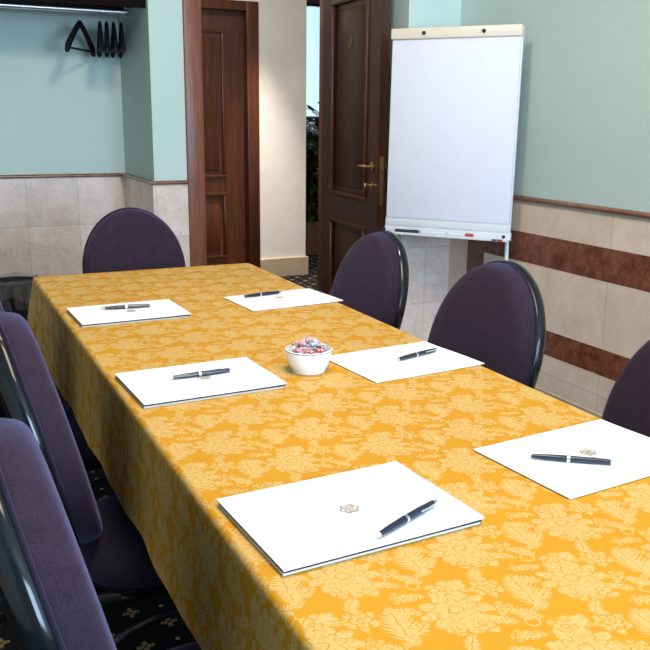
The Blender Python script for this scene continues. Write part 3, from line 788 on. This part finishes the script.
# ------------------------------------------------------------------ folders, pens
def bilin(c): return c
def folder(corners, thick, layers, label, crest=None, crestmat=None):
    """corners: far-left, far-right, near-right, near-left on the table (x, y)"""
    P4 = [Vector((*c, 0)) for c in corners]
    cen = sum(P4, Vector()) / 4
    ex = ((P4[1] - P4[0]) + (P4[2] - P4[3])).normalized(); wd = ((P4[1] - P4[0]).length + (P4[2] - P4[3]).length) / 2
    dp = ((P4[0] - P4[3]).length + (P4[1] - P4[2]).length) / 2
    rz = math.atan2(ex.y, ex.x)
    r = thing('folder', label, 'folder', (cen.x, cen.y, TZ + .0004), rz, 'white folders on the table')
    z = 0
    for i in range(layers):
        tt = thick[i]
        mt, nm = ((PAPER, 'paper_block') if i == 0 and layers > 1 else (GREYCARD, 'dark_inner_cover'))
        sh = .0015 * (i - 1)
        B().box((-wd / 2 + .002 + sh, -dp / 2 + .002 - sh, z), (wd / 2 - .003 + sh, dp / 2 - .003, z + tt), .0004, 1).obj(nm, mt, r, False)
        z += tt + .0002
    b = B(); tt = .0016
    n = 16
    vsT = []
    for k in range(2):
        vsT.append([[b.bm.verts.new((-wd / 2 + wd * i / n, -dp / 2 + dp * j / n, z + k * tt + .0016 * (max(0, (i / n - .55)) * 2) ** 2 * math.sin(PI * min(1, .25 + j / n)))) for j in range(n + 1)] for i in range(n + 1)])
    for i in range(n):
        for j in range(n):
            b.bm.faces.new([vsT[1][i][j], vsT[1][i + 1][j], vsT[1][i + 1][j + 1], vsT[1][i][j + 1]]); b.bm.faces.new([vsT[0][i][j], vsT[0][i][j + 1], vsT[0][i + 1][j + 1], vsT[0][i + 1][j]])
    for i in range(n):
        for a_, c_ in (((i, 0), (i + 1, 0)), ((i + 1, n), (i, n)), ((0, i + 1), (0, i)), ((n, i), (n, i + 1))):
            b.bm.faces.new([vsT[0][a_[0]][a_[1]], vsT[0][c_[0]][c_[1]], vsT[1][c_[0]][c_[1]], vsT[1][a_[0]][a_[1]]])
    b.obj('front_cover', WHITECARD, r, True)
    ztop = z + tt
    if crest:
        v = Matrix.Rotation(-rz, 4, 'Z') @ Vector((crest[0] - cen.x, crest[1] - cen.y, 0))
        b = B(); zz = ztop + .0002
        def F(u, w_, d_): return Vector((v.x + u, v.y + w_, zz + d_))
        # shield outline, scalloped, with upright bars and a band across
        sh_ = []
        for k in range(28):
            a = 2 * PI * k / 28; rr = .0145 + .0018 * math.cos(6 * a)
            sh_.append((rr * math.cos(a), rr * .92 * math.sin(a)))
        for k in range(28):
            p, q = sh_[k], sh_[(k + 1) % 28]
            b.prism([p, q, (q[0] * .76, q[1] * .76), (p[0] * .76, p[1] * .76)], F, .00025)
        for k in range(5):
            x = -.0072 + .0036 * k; b.prism([(x - .0011, -.006), (x + .0011, -.006), (x + .0011, .004), (x - .0011, .004)], F, .00025)
        b.prism([(-.0095, .005), (.0095, .005), (.0095, .0075), (-.0095, .0075)], F, .00025)
        b.prism([(-.008, -.009), (.008, -.009), (.006, -.0072), (-.006, -.0072)], F, .00025)
        b.obj('printed_crest', crestmat or CREST, r, False, label='small printed crest')
    return TZ + .0004 + ztop
G3 = [.0040, .0040]; G1 = [.0012]
folder([(.356, 1.097), (.668, 1.110), (.664, .887), (.356, .868)], G3, 2, 'nearest white folder on the left half of the table, with a slanting pen', (.512, .988))
folder([(.350, 1.776), (.656, 1.790), (.653, 1.563), (.351, 1.553)], G3, 2, 'middle white folder on the left half of the table, beside the candy bowl', (.513, 1.672))
folder([(.355, 2.475), (.659, 2.492), (.660, 2.262), (.360, 2.262)], G3, 2, 'farthest white folder on the left half of the table', (.516, 2.368))
folder([(.825, 1.119), (1.133, 1.144), (1.133, .925), (.825, .896)], G1, 1, 'nearest white folder on the right half of the table, its crest beside the pen clip', (.985, 1.026))
folder([(.838, 1.745), (1.134, 1.769), (1.132, 1.543), (.832, 1.515)], G1, 1, 'middle white folder on the right half of the table, right of the candy bowl')
folder([(.837, 2.483), (1.143, 2.510), (1.147, 2.290), (.840, 2.268)], G1, 1, 'farthest white folder on the right half of the table, pale red crest beside its pen', (.989, 2.409), CRESTRED)

def pen(tip, end, z, label, clip_up=1.0):
    d = Vector((end[0] - tip[0], end[1] - tip[1], 0)); L = .150; mid = Vector((tip[0] + end[0], tip[1] + end[1], 0)) / 2
    r = thing('ballpoint_pen', label, 'pen', (mid.x, mid.y, z + .0056), math.atan2(d.y, d.x), 'navy pens on the folders')
    RYm = Matrix.Rotation(PI / 2, 4, 'Y')          # lathe z axis -> +x (towards the button)
    h = L / 2
    B().lathe([(0, -h + .013), (.0034, -h + .013), (.0050, -h + .035), (.0056, -.004), (.0056, -.004), (0, -.004)], n=24, mat=RYm).obj('lower_barrel', NAVY, r)
    B().lathe([(0, .0), (.0056, .0), (.0055, .03), (.0044, h - .010), (0, h - .010)], n=24, mat=RYm).obj('upper_barrel', NAVY, r)
    B().lathe([(0, -h), (.0008, -h), (.0011, -h + .003), (.0028, -h + .009), (.0036, -h + .0135), (0, -h + .0135)], n=20, mat=RYm).obj('metal_tip', SILVER, r)
    B().lathe([(0, -.0045), (.0059, -.0045), (.0059, .0005), (0, .0005)], n=24, mat=RYm).obj('centre_band', SILVER, r)
    B().lathe([(0, h - .011), (.0040, h - .011), (.0030, h - .008), (.0028, h - .001), (.0018, h), (0, h)], n=20, mat=RYm).obj('push_button', SILVER, r)
    a = clip_up; off = Vector((0, math.sin(a), math.cos(a)))
    p = [Vector((h - .012, 0, 0)) + off * .0045, Vector((h - .013, 0, 0)) + off * .0078, Vector((h - .030, 0, 0)) + off * .0085, Vector((h - .048, 0, 0)) + off * .0068]
    B().tube(p, [.0014, .0014, .0012, .0013], 8).obj('pocket_clip', SILVER, r)
    return r
pen((.500, .890), (.630, .948), .7605, 'dark navy pen slanting on the nearest left folder', -1.2)
pen((.440, 1.682), (.578, 1.686), .7605, 'dark navy pen over the crest of the middle left folder', 1.0)
pen((.448, 2.408), (.576, 2.396), .7605, 'dark navy pen above the crest of the farthest left folder', 1.3)
pen((.872, 1.047), (.983, .966), .7534, 'dark navy pen on the nearest right folder, clip towards the crest', 1.1)
pen((.960, 1.634), (1.098, 1.675), .7534, 'dark navy pen on the middle right folder', -1.2)
pen((.880, 2.442), (1.008, 2.461), .7534, 'dark navy pen at the left of the farthest right folder', 1.2)

# ------------------------------------------------------------------ bowl of sweets
bc = Vector((.752, 1.662, TZ + .0005))
bw = thing('bowl', 'small white ceramic bowl of wrapped sweets in the middle of the table', 'bowl', tuple(bc))
B().lathe([(0, 0), (.037, 0), (.039, .002), (.0405, .009), (.0410, .0095), (.0450, .018), (.0490, .032), (.0515, .046), (.0530, .0515), (.0510, .0525), (.0485, .046), (.0455, .030), (.040, .015), (0, .012)], n=72).obj('bowl_body', CERAMIC, bw)
B().tube([(.0528 * math.cos(2 * PI * k / 64), .0528 * math.sin(2 * PI * k / 64), .0500) for k in range(64)], .0009, 6, closed=True).obj('rim_line', RIMLINE, bw, label='thin dark line around the rim')
random.seed(11)
kinds = [('red', lin((190, 40, 50))), ('white', lin((240, 236, 230))), ('silver and blue', lin((110, 150, 190))), ('pink', lin((214, 130, 142))), ('beige', lin((200, 160, 116))), ('purple', lin((130, 100, 140)))]
kmat = {}
for k_, c_ in kinds:
    Mx = MT('sweet_wrapper_' + k_.replace(' ', '_')); v_ = Mx.coord(); nn_ = Mx.noise(v_, 260, 2)
    Mx.set(Mx.ramp(nn_.outputs[0], [(0.5, tuple(q * .8 for q in c_)), (0.62, lin((215, 210, 208)))]) if k_ != 'white' else Mx.ramp(nn_.outputs[0], [(0.3, lin((214, 208, 200))), (0.66, lin((180, 172, 176)))]), 0.3); kmat[k_] = Mx.m
def sweet_mesh():
    b = B(); n = 14; rings = []
    prof = [(-.0165, .0062), (-.0125, .0050), (-.0095, .0018), (-.0080, .0050), (-.004, .0068), (.004, .0068), (.0080, .0050), (.0095, .0018), (.0125, .0050), (.0165, .0062)]
    for i, (x, rr) in enumerate(prof):
        ring = []
        for k in range(n):
            a = 2 * PI * k / n; wob = 1 + (.35 * math.sin(a * 5 + i) if abs(x) > .009 else .05 * math.sin(3 * a))
            fl = .45 if abs(x) > .009 else 1
            ring.append(b.bm.verts.new((x, rr * wob * math.cos(a), rr * wob * fl * math.sin(a))))
        rings.append(ring)
    for a_, b_ in zip(rings, rings[1:]):
        for k in range(n): b.bm.faces.new((a_[k], a_[(k + 1) % n], b_[(k + 1) % n], b_[k]))
    b.bm.faces.new(rings[0]); b.bm.faces.new(rings[-1])
    return b
spots = []
for layer, (zz, rr, cnt) in enumerate(((.024, .022, 4), (.038, .028, 6), (.052, .033, 8), (.064, .017, 4), (.073, .0, 1))):
    for q in range(cnt):
        a = 2 * PI * q / max(cnt, 1) + layer * .6; spots.append((rr * math.cos(a), rr * math.sin(a), zz, a, layer))
place = ['in the bottom of', 'in the lower layer of', 'by the rim of', 'near the top of', 'on top of']
side_ = lambda a: ['right', 'far right', 'far', 'far left', 'left', 'near left', 'near', 'near right'][int(((a % (2 * PI)) / (PI / 4)) + .5) % 8]
order = [1, 3, 4, 2, 0, 1, 5, 3, 1, 4, 2, 5, 1, 3, 0, 0, 5, 4, 1, 3, 2, 1, 3]
for i, (x, y, z, a, ly) in enumerate(spots):
    k_ = kinds[order[i % len(order)]][0]
    b = sweet_mesh(); b.xf(Matrix.Rotation(a + PI / 2 + random.uniform(-.5, .5), 4, 'Z') @ Matrix.Rotation(random.uniform(-.3, .3), 4, 'Y') @ Matrix.Scale(.95, 4))
    o = b.obj('wrapped_sweet', kmat[k_]); o.location = bc + Vector((x, y, z))
    tag(o, '%s wrapped sweet %s the bowl%s' % (k_, place[ly], '' if ly == 4 else ', on its ' + side_(a) + ' side'), 'sweet', 'wrapped sweets in the bowl')
